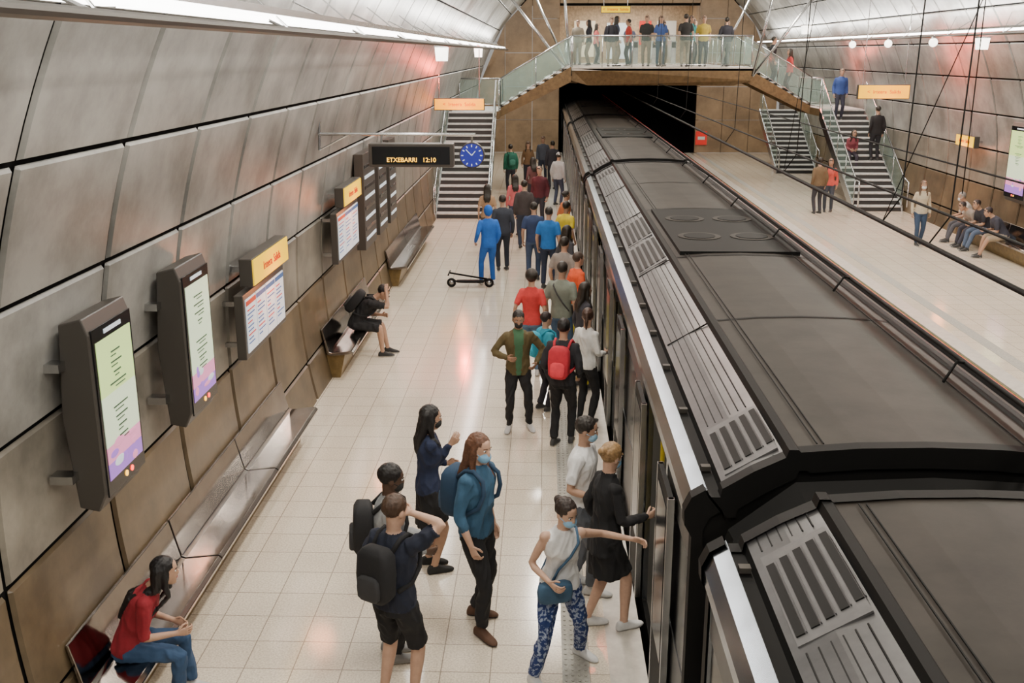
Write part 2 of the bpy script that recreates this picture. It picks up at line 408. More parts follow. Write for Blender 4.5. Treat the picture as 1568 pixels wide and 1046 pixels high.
# ------------------------------------------------------------ stairs, landings, deck
def stair(name,x0,x1,y0,n,rise,run,z0=0):
    e=empty(name); g=G()
    for i in range(n):
        z=z0+rise*(i+1); y=y0+run*i
        g.bb(x0,x1,y,y+.03,z-rise,z-.045,RISER); g.bb(x0,x1,y-.03,y+run,z-.045,z,TREAD)
    g.build('steps',e)
    g=G(); H=rise*n; L=run*n
    for x in (x0-.05,x1):
        g.loft([[(x,y0-.1,z0),(x,y0+.25,z0),(x,y0+L,z0+H-.35),(x,y0+L,z0+H+.02),(x,y0-.05,z0+rise)],[(x+.05,y0-.1,z0),(x+.05,y0+.25,z0),(x+.05,y0+L,z0+H-.35),(x+.05,y0+L,z0+H+.02),(x+.05,y0-.05,z0+rise)]],STEEL)
    g.build('stringers',e)
    g=G(); g2=G()
    for x in (x0-.03,x1+.03):
        g.tube([(x,y0-.5,z0+.2),(x,y0-.45,z0+.95),(x,y0,z0+1.05),(x,y0+L,z0+H+1.0),(x,y0+L+.5,z0+H+1.0)],.028,STEEL)
        k=0
        while k<=n:
            g.tube([(x,y0+run*k,z0+rise*k),(x,y0+run*k,z0+rise*k+1.03)],.018,STEEL,6); k+=4
        g2.face([(x,y0,z0+.2),(x,y0+L,z0+H+.1),(x,y0+L,z0+H+.95),(x,y0,z0+.97)],GLASS)
    g.build('handrails',e,smooth=True); g2.build('glass',e)
def rail(g,g2,a,b,h=1.0,n=None):
    a=V(a); b=V(b); L=(b-a).length; n=n or max(1,round(L/1.2))
    g.tube([a+V((0,0,h)),b+V((0,0,h))],.028,STEEL); g.tube([a+V((0,0,.08)),b+V((0,0,.08))],.015,STEEL,6)
    for i in range(n+1):
        p=a.lerp(b,i/n); g.tube([p,p+V((0,0,h))],.02,STEEL,6)
    g2.face([a+V((0,0,.1)),b+V((0,0,.1)),b+V((0,0,h-.04)),a+V((0,0,h-.04))],GLASS)
DZ=4.32
stair('staircase',-3.22,-1.68,30.6,17,.17,.285)
stair('staircase',9.75,11.20,32.5,17,.17,.285)
stair('staircase',9.6,11.15,43.0,14,.17,.29)
def landing(x0,x1,y0,xd,sg):
    e=empty('stair_landing'); g=G(); zl=2.89
    g.bb(x0,x1,y0,y0+3.3,zl-.25,zl,BEAM); g.bb(x0,x1,y0,y0+3.3,zl,zl+.01,TREAD)
    xs=x1 if sg>0 else x0; n=8; run=(xd-xs)/n; ri=(DZ-zl)/n
    for i in range(n):
        xa=xs+run*i; xb=xa+run; z=zl+ri*(i+1)
        g.bb(xa,xb,y0+1.4,y0+3.3,z-.05,z,TREAD); g.bb(xa,xa+.03*sg,y0+1.4,y0+3.3,z-ri,z-.05,RISER)
    for yy in (y0+1.36,y0+3.3):
        g.loft([[(xs,yy,zl-.25),(xd,yy,DZ-.5),(xd,yy,DZ+.02),(xs,yy,zl+.05)],[(xs,yy+.05,zl-.25),(xd,yy+.05,DZ-.5),(xd,yy+.05,DZ+.02),(xs,yy+.05,zl+.05)]],BEAM)
    g.build('slab_and_flight',e)
    g=G(); g2=G()
    for yy in (y0+1.38,y0+3.3): rail(g,g2,(xs,yy,zl+.05),(xd,yy,DZ+.05))
    if sg>0: rail(g,g2,(x0,y0+3.3,zl),(x1,y0+3.3,zl)); rail(g,g2,(x1,y0,zl),(x1,y0+1.38,zl))
    else: rail(g,g2,(x0,y0+3.3,zl),(x1,y0+3.3,zl)); rail(g,g2,(x0,y0,zl),(x0,y0+1.38,zl))
    g.build('rails',e,smooth=True); g2.build('glass',e)
landing(-3.15,-1.55,35.45,.9,1); landing(9.7,11.2,37.35,7.2,-1)
e=empty('mezzanine_deck'); g=G()
dk=[(.9,37),(7.2,37),(7.2,YE-.02),(.9,YE-.02)]
g.loft([[(x,y,DZ-.12) for x,y in dk],[(x,y,DZ) for x,y in dk]],EDGE)
g.build('floor_slab',e); g=G()
g.loft([[(.9,37.0,DZ-.05),(7.2,37.0,DZ-.05),(7.2,37.0,DZ-.45),(6.6,37.15,DZ-.62),(1.5,37.15,DZ-.62),(.9,37.0,DZ-.45)],[(.9,37.3,DZ-.05),(7.2,37.3,DZ-.05),(7.2,37.3,DZ-.45),(6.6,37.3,DZ-.62),(1.5,37.3,DZ-.62),(.9,37.3,DZ-.45)]],BEAM)
for x in (.9,2.9,5.0,6.95): g.bb(x,x+.25,37.3,YE-.02,DZ-.55,DZ-.12,BEAM)
for y in range(39,52,3): g.bb(.9,7.2,y,y+.2,DZ-.45,DZ-.12,BEAM)
g.build('beams',e); g=G(); g2=G()
rail(g,g2,(.95,37.05,DZ),(7.15,37.05,DZ),1.05,6); rail(g,g2,(.95,39,DZ),(.95,YE-.1,DZ),1.05); rail(g,g2,(7.15,40.8,DZ),(7.15,YE-.1,DZ),1.05)
g.build('railing',e,smooth=True); g2.build('railing_glass',e)
g=G()
for a,b in (((.9,37,DZ-.3),(-1.3,37,6.75)),((7.2,37,DZ-.3),(9.3,37,6.85)),((.9,37,DZ-.3),(.5,37,8.2)),((7.2,37,DZ-.3),(8.0,37,7.9)),((.9,45,DZ),(-.6,45,7.4)),((7.2,45,DZ),(8.7,45,7.4))):
    g.tube([a,b],.05,STEEL)
g.build('hanger_struts',e,smooth=True)
g=G()
for i in range(7):
    x=1.4+i*.85; g.bb(x,x+.22,48,49.6,DZ,DZ+1.0,STEEL); g.bb(x+.02,x+.2,47.98,48,DZ+.7,DZ+.95,BLACKG)
g.build('ticket_gates',bevel=.03)
g=G(); g.bb(7.5,8.05,YE-.08,YE-.01,.4,1.05,REDP); g.bb(7.6,7.95,YE-.1,YE-.08,.65,.8,WHITE); g.build('red_warning_sign')
g=G(); zz=YE+3.9
g.bb(4.9,5.5,zz,zz+.08,5.2,6.4,REDP); g.bb(5.8,6.8,zz,zz+.08,5.4,6.4,WHITE); g.bb(1.5,2.6,zz,zz+.08,4.6,6.4,pmat('poster_cream',(.8,.72,.55),.6,emit=.4)); g.bb(3.2,4.4,zz,zz+.08,4.5,6.3,MAPW); g.build('concourse_poster')

# ------------------------------------------------------------ overhead cables
g=G()
for (x,z,r) in ((3.45,3.14,.024),(3.62,3.40,.014),(4.0,3.75,.009)):
    g.tube([(x,yy,z) for yy in range(1,51,7)],r,BLACK,8)
for y in (7.3,9.2,10.5,15,20,27,34):
    g.tube([(3.45,y,3.14),(3.62,y,3.40),(3.75,y+.1,8.9)],.0075,BLACK,6)
for y,dy in ((10.5,-1.6),(15,2.0)):
    g.tube([(3.45,y,3.14),(4.0,y+dy*.5,5.6),(4.3,y+dy,8.9)],.005,BLACK,6)
g.tube([(3.70,9.2,3.6),(3.75,9.3,8.9)],.005,BLACK,6)
g.build('overhead_cables',smooth=True)

# ------------------------------------------------------------ train
tr=empty('metro_train')
XC=2.3
def mir(p): return (2*XC-p[0],p[1])
B=[(.93,1.95),(.885,2.03),(.88,2.12),(.92,2.21),(1.0,2.26)]
C=[(1.0,2.26),(1.02,2.215),(1.09,2.215),(1.1,2.27)]
Dp=[(1.1,2.27),(1.28,2.385),(1.46,2.475)]
E=[(1.46,2.475),(1.475,2.525),(1.53,2.525),(1.545,2.51)]
F=[(1.545,2.51),(1.9,2.54),(2.3,2.55)]
def ex(g,pr,y0,y1,m): g.loft([[(x,y0,z) for x,z in pr],[(x,y1,z) for x,z in pr]],m,cap=False,closed=False)
def sz(x): return 2.27+(x-1.1)*.60+.003
def gaps(y0,y1,vents):
    out=[]; c=y0+.05
    for a,b in sorted(vents):
        if a-.12>c: out.append((c,a-.12))
        c=b+.12
    if y1-.05>c: out.append((c,y1-.05))
    return out
def car(y0,y1,doors,vents,hv):
    g=G()
    for pr,m in ((B,SILVER),(C,BLACK),(Dp,DGREY),(E,BLACK),(F,ROOF)):
        ex(g,pr,y0,y1,m); ex(g,[mir(p) for p in pr],y0,y1,m)
    full=[(.96,-.8),(.93,0),(.93,1.95)]+B[1:]+C[1:]+Dp[1:]+E[1:]+F[1:]
    full=full+[mir(p) for p in full[::-1]][1:]
    prof=[(x,z) for x,z in full]
    for yy in (y0,y1): g.face([(x,yy,z) for x,z in prof],BLACK)
    for yy,sg in ((y0,1),(y1,-1)):
        up=[p for p in prof]
        rg=[[(XC+(x-XC)*1.012,yy+sg*d,z+(.012 if z>1 else 0)) for x,z in up] for d in (-.03,.07)]
        g.loft(rg,BLACK,cap=False,closed=False)
        rg=[[(XC+(x-XC)*.93,yy-sg*.03,z-.12 if z>1 else z) for x,z in up],[(XC+(x-XC)*1.012,yy-sg*.03,z+(.012 if z>1 else 0)) for x,z in up]]
        g.loft(rg,BLACK,cap=False,closed=False)
    g.build('car_shell',tr,smooth=False)
    g=G()
    g.bb(3.66,3.68,y0,y1,-.8,1.97,DGREY)
    segs=[]; c=y0
    for d in doors: segs.append((c,d-.65)); c=d+.65
    segs.append((c,y1))
    for a,b in segs:
        if b<=a: continue
        g.bb(.93,.97,a,b,-.8,.85,DGREY); g.bb(.93,.97,a,b,1.72,1.97,DGREY)
        g.bb(.935,.965,a,b,.85,1.72,BLACKG)
        for yy in (a,b-.08): g.bb(.925,.97,yy,yy+.08,.0,1.95,SILVER)
    for d in doors:
        g.bb(.93,.97,d-.65,d+.65,1.88,1.97,BLACK); g.bb(.93,.97,d-.65,d+.65,-.8,-.02,BLACK)
        for sg in (-1,1):
            yc=d+sg*.98
            g.bb(.865,.90,yc-.33,yc+.33,.02,1.88,BLACK); g.bb(.858,.865,yc-.25,yc+.25,.55,1.78,BLACKG)
            g.bb(.858,.905,yc-.34,yc-.30,.02,1.88,STEEL); g.bb(.858,.905,yc+.30,yc+.34,.02,1.88,STEEL)
            g.tube([(1.05,d+sg*.6,0),(1.05,d+sg*.6,2.0)],.02,YPOLE)
        g.tube([(2.0,d,0),(2.0,d,2.1)],.02,YPOLE)
    g.bb(.97,3.64,y0+.1,y1-.1,-.06,-.01,FRAME); g.bb(.97,3.64,y0+.1,y1-.1,2.02,2.06,WHITE)
    y=y0+.6
    while y<y1-1.5: g.bb(1.5,1.7,y,y+1.2,2.0,2.02,INTL); g.bb(2.9,3.1,y,y+1.2,2.0,2.02,INTL); y+=1.6
    g.bb(3.2,3.62,y0+.2,y1-.2,-.01,.45,MAPB)
    g.build('car_side',tr)
    g=G(); rot=Matrix.Rotation(R(-31),3,'Y')
    for a,b in vents:
        g.box((1.285,(a+b)/2,sz(1.285)),(.36,b-a+.12,.012),VGREY,rot)
        for i in range(5):
            x=1.155+i*.065; sk=(i-2)*.012
            g.box((x,(a+b)/2+sk,sz(x)+.008),(.043,b-a-.05,.012),BLACK,rot)
            g.box((x+.024,(a+b)/2+sk,sz(x+.024)+.012),(.006,b-a-.05,.014),DGREY,rot)
    for x in (1.15,1.20,1.25,1.30,1.35,1.40):
        for a,b in gaps(y0,y1,vents): g.tube([(x,a,sz(x)),(x,b,sz(x))],.005,BLACK,5)
    for y in [y0+3.1,y0+6.0,y0+9.7,y0+12.9]:
        if y<y1-.5:
            g.loft([[(x,y,z+.006) for x,z in F]+[(mir(p)[0],y,p[1]+.006) for p in F[::-1][1:]],[(x,y+.04,z+.006) for x,z in F]+[(mir(p)[0],y+.04,p[1]+.006) for p in F[::-1][1:]]],BLACK,cap=False,closed=False)
            g.box((1.285,y,sz(1.285)+.002),(.40,.012,.012),BLACK,rot)
    for a,b in hv:
        g.bb(1.60,3.0,a,b,2.5,2.562,BLACK)
        for yy in (a+(b-a)*.3,a+(b-a)*.72):
            for x in (1.97,2.63):
                g.cyl((x,yy,2.563),.27,.012,ROOF,n=28); g.cyl((x,yy,2.571),.2,.008,BLACK,n=28)
    for x in (1.66,1.70,2.9): g.tube([(x,y0+.1,2.53),(x,y1-.1,2.53)],.005,BLACK,5)
    y=y0+.4
    while y<y1:
        g.box((1.05,y,2.24),(.06,.05,.03),FRAME); y+=1.1
    g.build('roof_equipment',tr)
car(-11,5.08,[3.0,-1],[(4.05,4.75)],[])
car(5.74,22.3,[7.75,12.2,16.6,20.7],[(5.95,6.6),(11.9,13.3),(13.6,15.0),(21.2,21.8)],[(11.9,15.3)])
car(22.95,39.5,[25,29.4,33.8,38],[(23.2,23.9),(28.5,30),(30.3,31.8)],[(29,32.5)])
car(40.15,56.7,[42.2,46.6],[(40.4,41)],[(46,49.5)])
for (a,b) in ((5.08,5.74),(22.3,22.95),(39.5,40.15)):
    g=G(); n=9; rings=[]
    base=[(1.05,-.6),(1.05,1.8),(1.12,2.05),(1.5,2.36),(2.3,2.40)]; base=base+[mir(p) for p in base[::-1]][1:]
    for i in range(n):
        k=1.0 if i%2 else .965
        rings.append([(XC+(x-XC)*k,a+.02+(b-a-.04)*i/(n-1),z*k if z>0 else z) for x,z in base])
    g.loft(rings,BLACK,cap=False); g.build('gangway_bellows',tr)
g=G(); g.tube([(3.06,y,2.64) for y in range(-2,60,2)],.018,BLACK,8); g.tube([(3.13,y,2.60) for y in range(-2,60,2)],.014,REDP,6)  # thin glowing red tube stands in for the reddish highlight along the conduit
y=1.4
while y<55: 
    g.tube([(3.06,y,2.64),(2.98,y-.05,2.66),(2.86,y-.15,2.54)],.012,BLACK,6); y+=2.9
g.build('roof_conduit',tr,smooth=True)

# ------------------------------------------------------------ people
def ik(a,c,l1,l2,pole):
    d=c-a; L=d.length
    if L>l1+l2-.004: c=a+d.normalized()*(l1+l2-.004); d=c-a; L=d.length
    if L<abs(l1-l2)+.01: L=abs(l1-l2)+.01
    u=d.normalized(); x=(l1*l1-l2*l2+L*L)/(2*L); hgt=math.sqrt(max(0,l1*l1-x*x))
    p=pole-u*pole.dot(u)
    if p.length<1e-5: p=u.orthogonal()
    return a+u*x+p.normalized()*hgt,c
def sub(pts,rad,t0,t1,add=0,n=9):
    cum=[0]
    for i in range(1,len(pts)): cum.append(cum[-1]+(pts[i]-pts[i-1]).length)
    T=cum[-1]; P=[];Q=[]
    ts=sorted(set([t0+(t1-t0)*i/(n-1) for i in range(n)]))
    for t in ts:
        s=t*T
        for i in range(1,len(pts)):
            if s<=cum[i]+1e-9 or i==len(pts)-1:
                k=(s-cum[i-1])/max(1e-9,cum[i]-cum[i-1]); P.append(pts[i-1].lerp(pts[i],k)); Q.append(rad[i-1]*(1-k)+rad[i]*k+add); break
    return P,Q
SK=[(.56,.35,.25),(.46,.275,.185),(.34,.19,.12),(.09,.048,.03)]
def skinmat(i): return pmat('skin_tone_%d'%i,SK[i],.55,var=.08,scale=20)
EYEW=pmat('eye_white',(.8,.78,.75),.3); EYED=pmat('eye_dark',(.02,.012,.01),.2); LIP=pmat('lips',(.42,.15,.12),.5)
def person(name,x,y,z=0,hd=0,h=1.74,hip=None,lean=2,lean2=None,tw=0,feet=None,fyaw=(8,-8),hands=None,poles=None,look=(0,0),top=(.1,.1,.12),bot=(.05,.06,.09),skin=0,hair=(.02,.014,.01),
           shoe=(.05,.05,.05),sole=(.5,.5,.5),sleeve=.98,leg=.97,style='short',mask=None,hem=-.05,skirt=0,bag=None,strap=None,inner=None,fem=False,vox=.016,pole_k=None,curl=.5,pattern=None,collar=False,stripe=None):
    s=h/1.75; A=G(); K=G()
    mt=cloth(top); mb=pattern or cloth(bot); ms=skinmat(skin); mh=pmat('hair_%02x%02x%02x'%tuple(int(c*255) for c in hair),hair,.5,var=.4,scale=40,bump=.3)
    msh=cloth(shoe); mso=cloth(sole)
    H=V(hip or (0,0,.92)); lean2=lean if lean2 is None else lean2
    def ang(a): return R(lean+(lean2-lean)*min(1,max(0,a/.45)))
    def sp(a):
        st=.02; q=V(H); n=int(abs(a)/st); sg=1 if a>=0 else -1
        for i in range(n):
            aa=ang(sg*i*st); q+=V((0,math.sin(aa),math.cos(aa)))*st*sg
        r=abs(a)-n*st; aa=ang(a); u=V((0,math.sin(aa),math.cos(aa))); q+=u*r*sg
        f=V((0,math.cos(aa),-math.sin(aa))); t=R(tw)*min(1,max(0,a/.4)); m=Matrix.Rotation(t,3,u)
        return q,u,m@f,m@V((1,0,0))
    def ring(a,rx,ry,off=0,n=16):
        q,u,f,sd=sp(a); o=[]
        for j in range(n):
            th=2*math.pi*j/n; c,sn=math.cos(th),math.sin(th)
            o.append(q+sd*rx*math.copysign(abs(c)**.85,c)+f*(ry*math.copysign(abs(sn)**.9,sn)+off))
        return o
    if fem: T=[(-.10,.15,.115),(-.02,.165,.12),(.06,.15,.105),(.15,.122,.088),(.24,.13,.095),(.33,.145,.118),(.40,.15,.108),(.46,.14,.085),(.50,.10,.065),(.535,.056,.054)]; sw=.155
    else: T=[(-.10,.15,.11),(-.02,.16,.115),(.06,.155,.112),(.15,.145,.105),(.25,.155,.112),(.34,.175,.12),(.41,.182,.115),(.47,.165,.092),(.51,.11,.07),(.54,.06,.058)]; sw=.178
    def lerpT(a):
        for i in range(1,len(T)):
            if a<=T[i][0]:
                k=(a-T[i-1][0])/(T[i][0]-T[i-1][0]); k=max(k,-.6); return T[i-1][1]*(1-k)+T[i][1]*k,T[i-1][2]*(1-k)+T[i][2]*k
        return T[-1][1:]
    rr=[]; a=hem
    while a<.53:
        w,d=lerpT(max(a,-.1)); ext=.012+(.02*(-a-.05)/.1 if a<-.05 else 0); off=.008 if (fem and .28<a<.38) else 0
        rr.append(ring(a,w+ext,d+ext,off)); a+=.045
    w,d=lerpT(.53); rr.append(ring(.535,w+.006,d+.006))
    A.loft(rr,mt)
    if collar: A.loft([ring(.50,.075,.072),ring(.56,.068,.066,.004)],mt)
    A.loft([ring(a,*[q+(.002) for q in lerpT(max(a,-.1))]) for a in (-.10,-.05,0,.05,.1)],mb)
    q,u,f,sd=sp(.70); la=R(min(lean2,70)*.45+look[1]); yw=R(look[0])
    hu=V((0,math.sin(la),math.cos(la))); hfw=V((0,math.cos(la),-math.sin(la)))
    mz=Matrix.Rotation(yw,3,hu); hf=mz@hfw; hs=mz@V((1,0,0)); c=q+hf*.018
    n0=sp(.49)[0]
    A.tube([n0,sp(.56)[0],c-hu*.05-hf*.015],[.06,.054,.054],ms,10)
    hr=[(-.118,.026,.03,.052),(-.10,.045,.05,.035),(-.065,.06,.075,.014),(-.02,.070,.088,.004),(.03,.075,.095,0),(.07,.068,.088,-.004),(.10,.046,.06,-.008),(.117,.02,.025,-.01)]
    A.loft([[c+hs*rx*math.cos(2*math.pi*j/14)+hf*(ry*math.sin(2*math.pi*j/14)+o)+hu*zz for j in range(14)] for zz,rx,ry,o in hr],ms)
    rot=Matrix((hs,hf,hu)).transposed()
    def HP(x_,y_,z_): return c+hs*x_+hf*y_+hu*z_
    A.ell(HP(0,.096,-.022),(.014,.018,.026),ms,rot,8,5)
    for sg in (-1,1): A.ell(HP(sg*.077,-.008,-.012),(.012,.02,.032),ms,rot,8,5)
    if style!='bald':
        A.ell(HP(0,-.018,.036),(.086,.104,.094),mh,rot,14,8)
    if style in('long','verylong'):
        ln=.20 if style=='long' else .36
        pts=[HP(0,-.05,.04),HP(0,-.065,-.05),HP(0,-.075,-.13),sp(.56-ln*.5)[0]-f*.11,sp(.56-ln)[0]-f*.125]
        for o in (-.045,0,.045): A.tube([q+hs*o*k for q,k in zip(pts,(1,1.1,1.2,1.3,1.0))],[.055,.052,.048,.034,.016],mh,8,rnd=True)
        for sg in (-1,1): A.tube([HP(sg*.058,-.005,.05),HP(sg*.077,.005,-.03),HP(sg*.08,.0,-.11),HP(sg*.085,.02,-.19),sp(.36 if style=='verylong' else .44)[0]+sd*sg*.10+f*.10],[.028,.028,.028,.024,.012],mh,7,rnd=True)
    if style in('bun','pony'): A.ell(HP(0,-.12,.05),(.04,.04,.04),mh,rot,9,6)
    if style=='pony': A.tube([HP(0,-.13,.04),HP(0,-.16,-.05),HP(0,-.14,-.16)],[.03,.03,.015],mh,7,rnd=True)
    if style=='curly': A.ell(HP(0,-.03,.03),(.105,.115,.11),mh,rot,14,8)
    if style=='hood': A.ell(HP(0,-.03,.01),(.098,.11,.125),mt,rot,14,8)
    if style=='cap': A.ell(HP(0,-.008,.05),(.088,.104,.08),mt,rot,14,8); K.ell(HP(0,.12,.05),(.06,.06,.008),mt,rot,10,5)
    if mask:
        mm=cloth(mask); A.ell(HP(0,.052,-.058),(.062,.062,.052),mm,rot,12,7)
        for sg in (-1,1): K.tube([HP(sg*.055,.06,-.04),HP(sg*.08,0,-.01)],.003,mm,5)
    else:
        K.ell(HP(0,.089,-.062),(.023,.008,.006),LIP,rot,8,5)
    for sg in (-1,1):
        K.ell(HP(sg*.03,.082,.006),(.013,.009,.007),EYEW,rot,8,5); K.ell(HP(sg*.03,.089,.006),(.006,.004,.006),EYED,rot,7,5)
        K.tube([HP(sg*.015,.096,.024),HP(sg*.032,.096,.03),HP(sg*.048,.082,.025)],.0035,mh,5)
    feet=feet or [(.10,.02,0),(-.10,-.02,0)]
    for i,sg in enumerate((1,-1)):
        hj=sp(-.03)[0]+V((sg*.085,0,0)); an=V(feet[i])+V((0,0,.085))
        pk=V(pole_k[i]) if pole_k else V((sg*.12,1,.05))
        kn,an=ik(hj,an,.425,.415,pk)
        pts=[hj,hj.lerp(kn,.35),hj.lerp(kn,.75),kn,kn.lerp(an,.28),kn.lerp(an,.65),an]
        rad=[.088,.084,.066,.056,.055,.042,.035]
        if leg<.9:
            P,Q=sub(pts,rad,leg-.06,1.0); A.tube(P,Q,ms,10)
            P,Q=sub(pts,rad,0,leg,.012 if leg<.6 else .004); 
            if leg<.6: Q[-1]+=.012; Q[-2]+=.006
            A.tube(P,Q,mb,12)
        else:
            P,Q=sub(pts,[r_+.006 for r_ in rad[:4]]+[.062,.056,.054],0,leg,0,12); A.tube(P,Q,mb,12)
            if stripe: K.tube([p_+V((sg*(q_+.001),0,0)) for p_,q_ in zip(P[2:],Q[2:])],.008,cloth(stripe),5)
        fd=Matrix.Rotation(R(fyaw[i]),3,'Z')@V((0,1,0)); fs=V((fd.y,-fd.x,0)); b=V((an.x,an.y,an.z-.085))
        fr=[(-.075,.02,.01,.05),(-.06,.032,0,.085),(-.01,.036,0,.11),(.05,.040,0,.085),(.11,.045,0,.06),(.16,.042,0,.048),(.19,.028,.004,.038),(.205,.012,.01,.028)]
        rings=[]
        for o,hw,z0,z1 in fr:
            rg=[]
            for j in range(12):
                th=2*math.pi*j/12; cc,ss=math.cos(th),math.sin(th)
                rg.append(b+fd*o+fs*hw*math.copysign(abs(cc)**.6,cc)+V((0,0,(z0+z1)/2+(z1-z0)/2*math.copysign(abs(ss)**.7,ss))))
            rings.append(rg)
        A.loft(rings,msh)
    if skirt:
        z0=sp(.06)[0]; 
        rg=[]
        for k in range(6):
            t=k/5; cc=z0.lerp(V((0,H.y+.01,H.z-skirt)),t); w=.145+.04*t+(.02*math.sin(t*3)); d=.11+.035*t
            rg.append([cc+V((w*math.cos(2*math.pi*j/16),d*math.sin(2*math.pi*j/16),0)) for j in range(16)])
        A.loft(rg,mb)
    hands=hands or [(.235,.05,.87),(-.235,.03,.87)]
    for i,sg in enumerate((1,-1)):
        q,u,f,sd=sp(.455); S=q+sd*sg*sw
        pl=V(poles[i]) if poles and poles[i] else V((sg*.35,-1,-.2))
        E_,W=ik(S,V(hands[i]),.285,.255,pl)
        pts=[S-sd*sg*.02,S.lerp(E_,.3),S.lerp(E_,.75),E_,E_.lerp(W,.3),W]
        rad=[.055,.05,.041,.038,.038,.026] if not fem else [.046,.042,.035,.033,.033,.023]
        if sleeve<.95:
            P,Q=sub(pts,rad,max(0,sleeve-.06),1.0); A.tube(P,Q,ms,9)
        if sleeve>.05:
            P,Q=sub(pts,rad,0,sleeve,.011 if sleeve>.6 else .016); A.tube(P,Q,mt,10,rnd=sleeve>.6)
        else: A.ell(S,(.05,.05,.05),ms)
        A.ell(S-sd*sg*.01,(.062,.06,.06) if sleeve>.05 else (.05,.05,.05),mt if sleeve>.05 else ms)
        d=(W-E_).normalized(); n_=(-sd*sg); n_=n_-d*n_.dot(d)
        if n_.length<.2: n_=V((0,0,-1))-d*(-d.z)
        n_.normalize(); w_=d.cross(n_).normalized()
        if w_.dot(V((0,1,.3)))<0: w_=-w_
        rings=[]
        for o,hw,th_ in ((-.015,.024,.02),(.02,.032,.016),(.06,.040,.014),(.09,.038,.012)):
            cc=W+d*o; rings.append([cc+w_*hw*math.cos(2*math.pi*j/10)+n_*th_*math.sin(2*math.pi*j/10) for j in range(10)])
        A.loft(rings,ms)
        for k,(o,L) in enumerate(((.029,.072),(.010,.080),(-.010,.074),(-.028,.058))):
            p0=W+d*.075+w_*o; cu=R(22+38*curl); pp=[p0]; dd=d.copy(); ax=d.cross(n_)
            for ph in (.5,.28,.22):
                mr=Matrix.Rotation(cu*(.55 if ph==.5 else .9),3,ax); dd=mr@dd; pp.append(pp[-1]+dd*L*ph*1.12)
            K.tube(pp,[.0088,.0084,.0078,.0065],ms,6,rnd=True)
        p0=W+d*.022+w_*.026; t1=p0+(d*.6+w_*.55+n_*.35).normalized()*.042; t2=t1+(d*.85+w_*.1+n_*.5).normalized()*.032
        K.tube([W+d*.01+w_*.012,p0,t1,t2],[.012,.0115,.0098,.0075],ms,6,rnd=True)
    if bag:
        q,u,f,sd=sp(.28); bm_=cloth(bag)
        bk=V(q)-f*.205
        K.rbox(bk,(.28,.17,.44),bm_,(sd,f,u)); K.rbox(bk-f*.08-u*.08,(.2,.07,.2),cloth(tuple(min(1,c_*1.5+.02) for c_ in bag)),(sd,f,u))
        for sg in (-1,1):
            P=[]
            for a_,xx,ff in ((.44,.09,-.13),(.52,.105,-.05),(.535,.11,.03),(.47,.12,.125),(.36,.13,.142),(.25,.15,.11),(.17,.16,.0),(.14,.12,-.12)):
                q,u,f,sd=sp(a_); P.append(q+sd*sg*xx+f*ff)
            K.tube(P,.019,bm_,6)
    if strap:
        sm=cloth(strap); P=[]
        for a_,xx,ff in ((.52,-.11,0),(.45,-.10,.12),(.33,-.03,.145),(.2,.06,.13),(.06,.12,.13)):
            q,u,f,sd=sp(a_); P.append(q+sd*xx+f*ff)
        K.tube(P,.012,sm,6)
        P=[]
        for a_,xx,ff in ((.52,-.11,0),(.45,-.10,-.11),(.33,-.03,-.14),(.2,.06,-.13),(.06,.15,-.06)):
            q,u,f,sd=sp(a_); P.append(q+sd*xx+f*ff)
        K.tube(P,.012,sm,6)
        q,u,f,sd=sp(.02); K.rbox(q+sd*.10+f*.19,(.30,.10,.20),sm,(sd,f,u))
    me=bpy.data.meshes.new('tmp'); me.from_pydata([tuple(v) for v in A.v],[],A.f)
    bm=bmesh.new(); bm.from_mesh(me); bmesh.ops.recalc_face_normals(bm,faces=bm.faces); bm.to_mesh(me); bm.free()
    o=bpy.data.objects.new('tmp',me); bpy.context.scene.collection.objects.link(o)
    rm=o.modifiers.new('r','REMESH'); rm.mode='VOXEL'; rm.voxel_size=vox; rm.adaptivity=0
    sm_=o.modifiers.new('s','SMOOTH'); sm_.factor=.5; sm_.iterations=3 if vox<.013 else 2
    dg=bpy.context.evaluated_depsgraph_get(); ev=o.evaluated_get(dg); m2=ev.to_mesh()
    nv=len(m2.vertices); co=np.empty(nv*3,dtype=np.float32); m2.vertices.foreach_get('co',co)
    verts=[V(co[i*3:i*3+3]) for i in range(nv)]; norms=[v.normal.copy() for v in m2.vertices] if vox<.0135 else None
    faces=[tuple(p_.vertices) for p_ in m2.polygons]; cents=[p_.center.copy() for p_ in m2.polygons]
    ev.to_mesh_clear(); bpy.data.objects.remove(o); bpy.data.meshes.remove(me)
    bv=BVHTree.FromPolygons(A.v,A.f)
    mats=list(A.m); 
    for m in K.m:
        if m not in mats: mats.append(m)
    mi=[]
    im=None
    if inner:
        im=cloth(inner[0]); 
        if im not in mats: mats.append(im)
    if mso not in mats: mats.append(mso)
    it=mats.index(mt); ii=mats.index(im) if im else 0; ish=mats.index(msh); iso=mats.index(mso); ihair=mats.index(mh) if mh in mats else -1; isk=mats.index(ms)
    fz=[V(feet[0]).z,V(feet[1]).z]
    for cc in cents:
        _,_,ix,_=bv.find_nearest(cc); k=A.mi[ix]
        if k==it and im:
            l=cc-H
            if abs(l.x)<inner[1]*(.5+1.0*max(0,l.z)) and l.y>.02 and l.z<.56: k=ii
        if k==ish and (cc.z-min(fz)<.022 or cc.z<.022): k=iso
        lc=cc-c; 
        if lc.length<.16:
            lx,ly,lz=lc.dot(hs),lc.dot(hf),lc.dot(hu)
            if (k==ihair and style!='bald') and ly>.05 and lz<.052-abs(lx)*.25 and abs(lx)<.068: k=isk
            elif style=='hood' and k==it and ly>.05 and lz<.07 and abs(lx)<.06: k=isk
        mi.append(k)
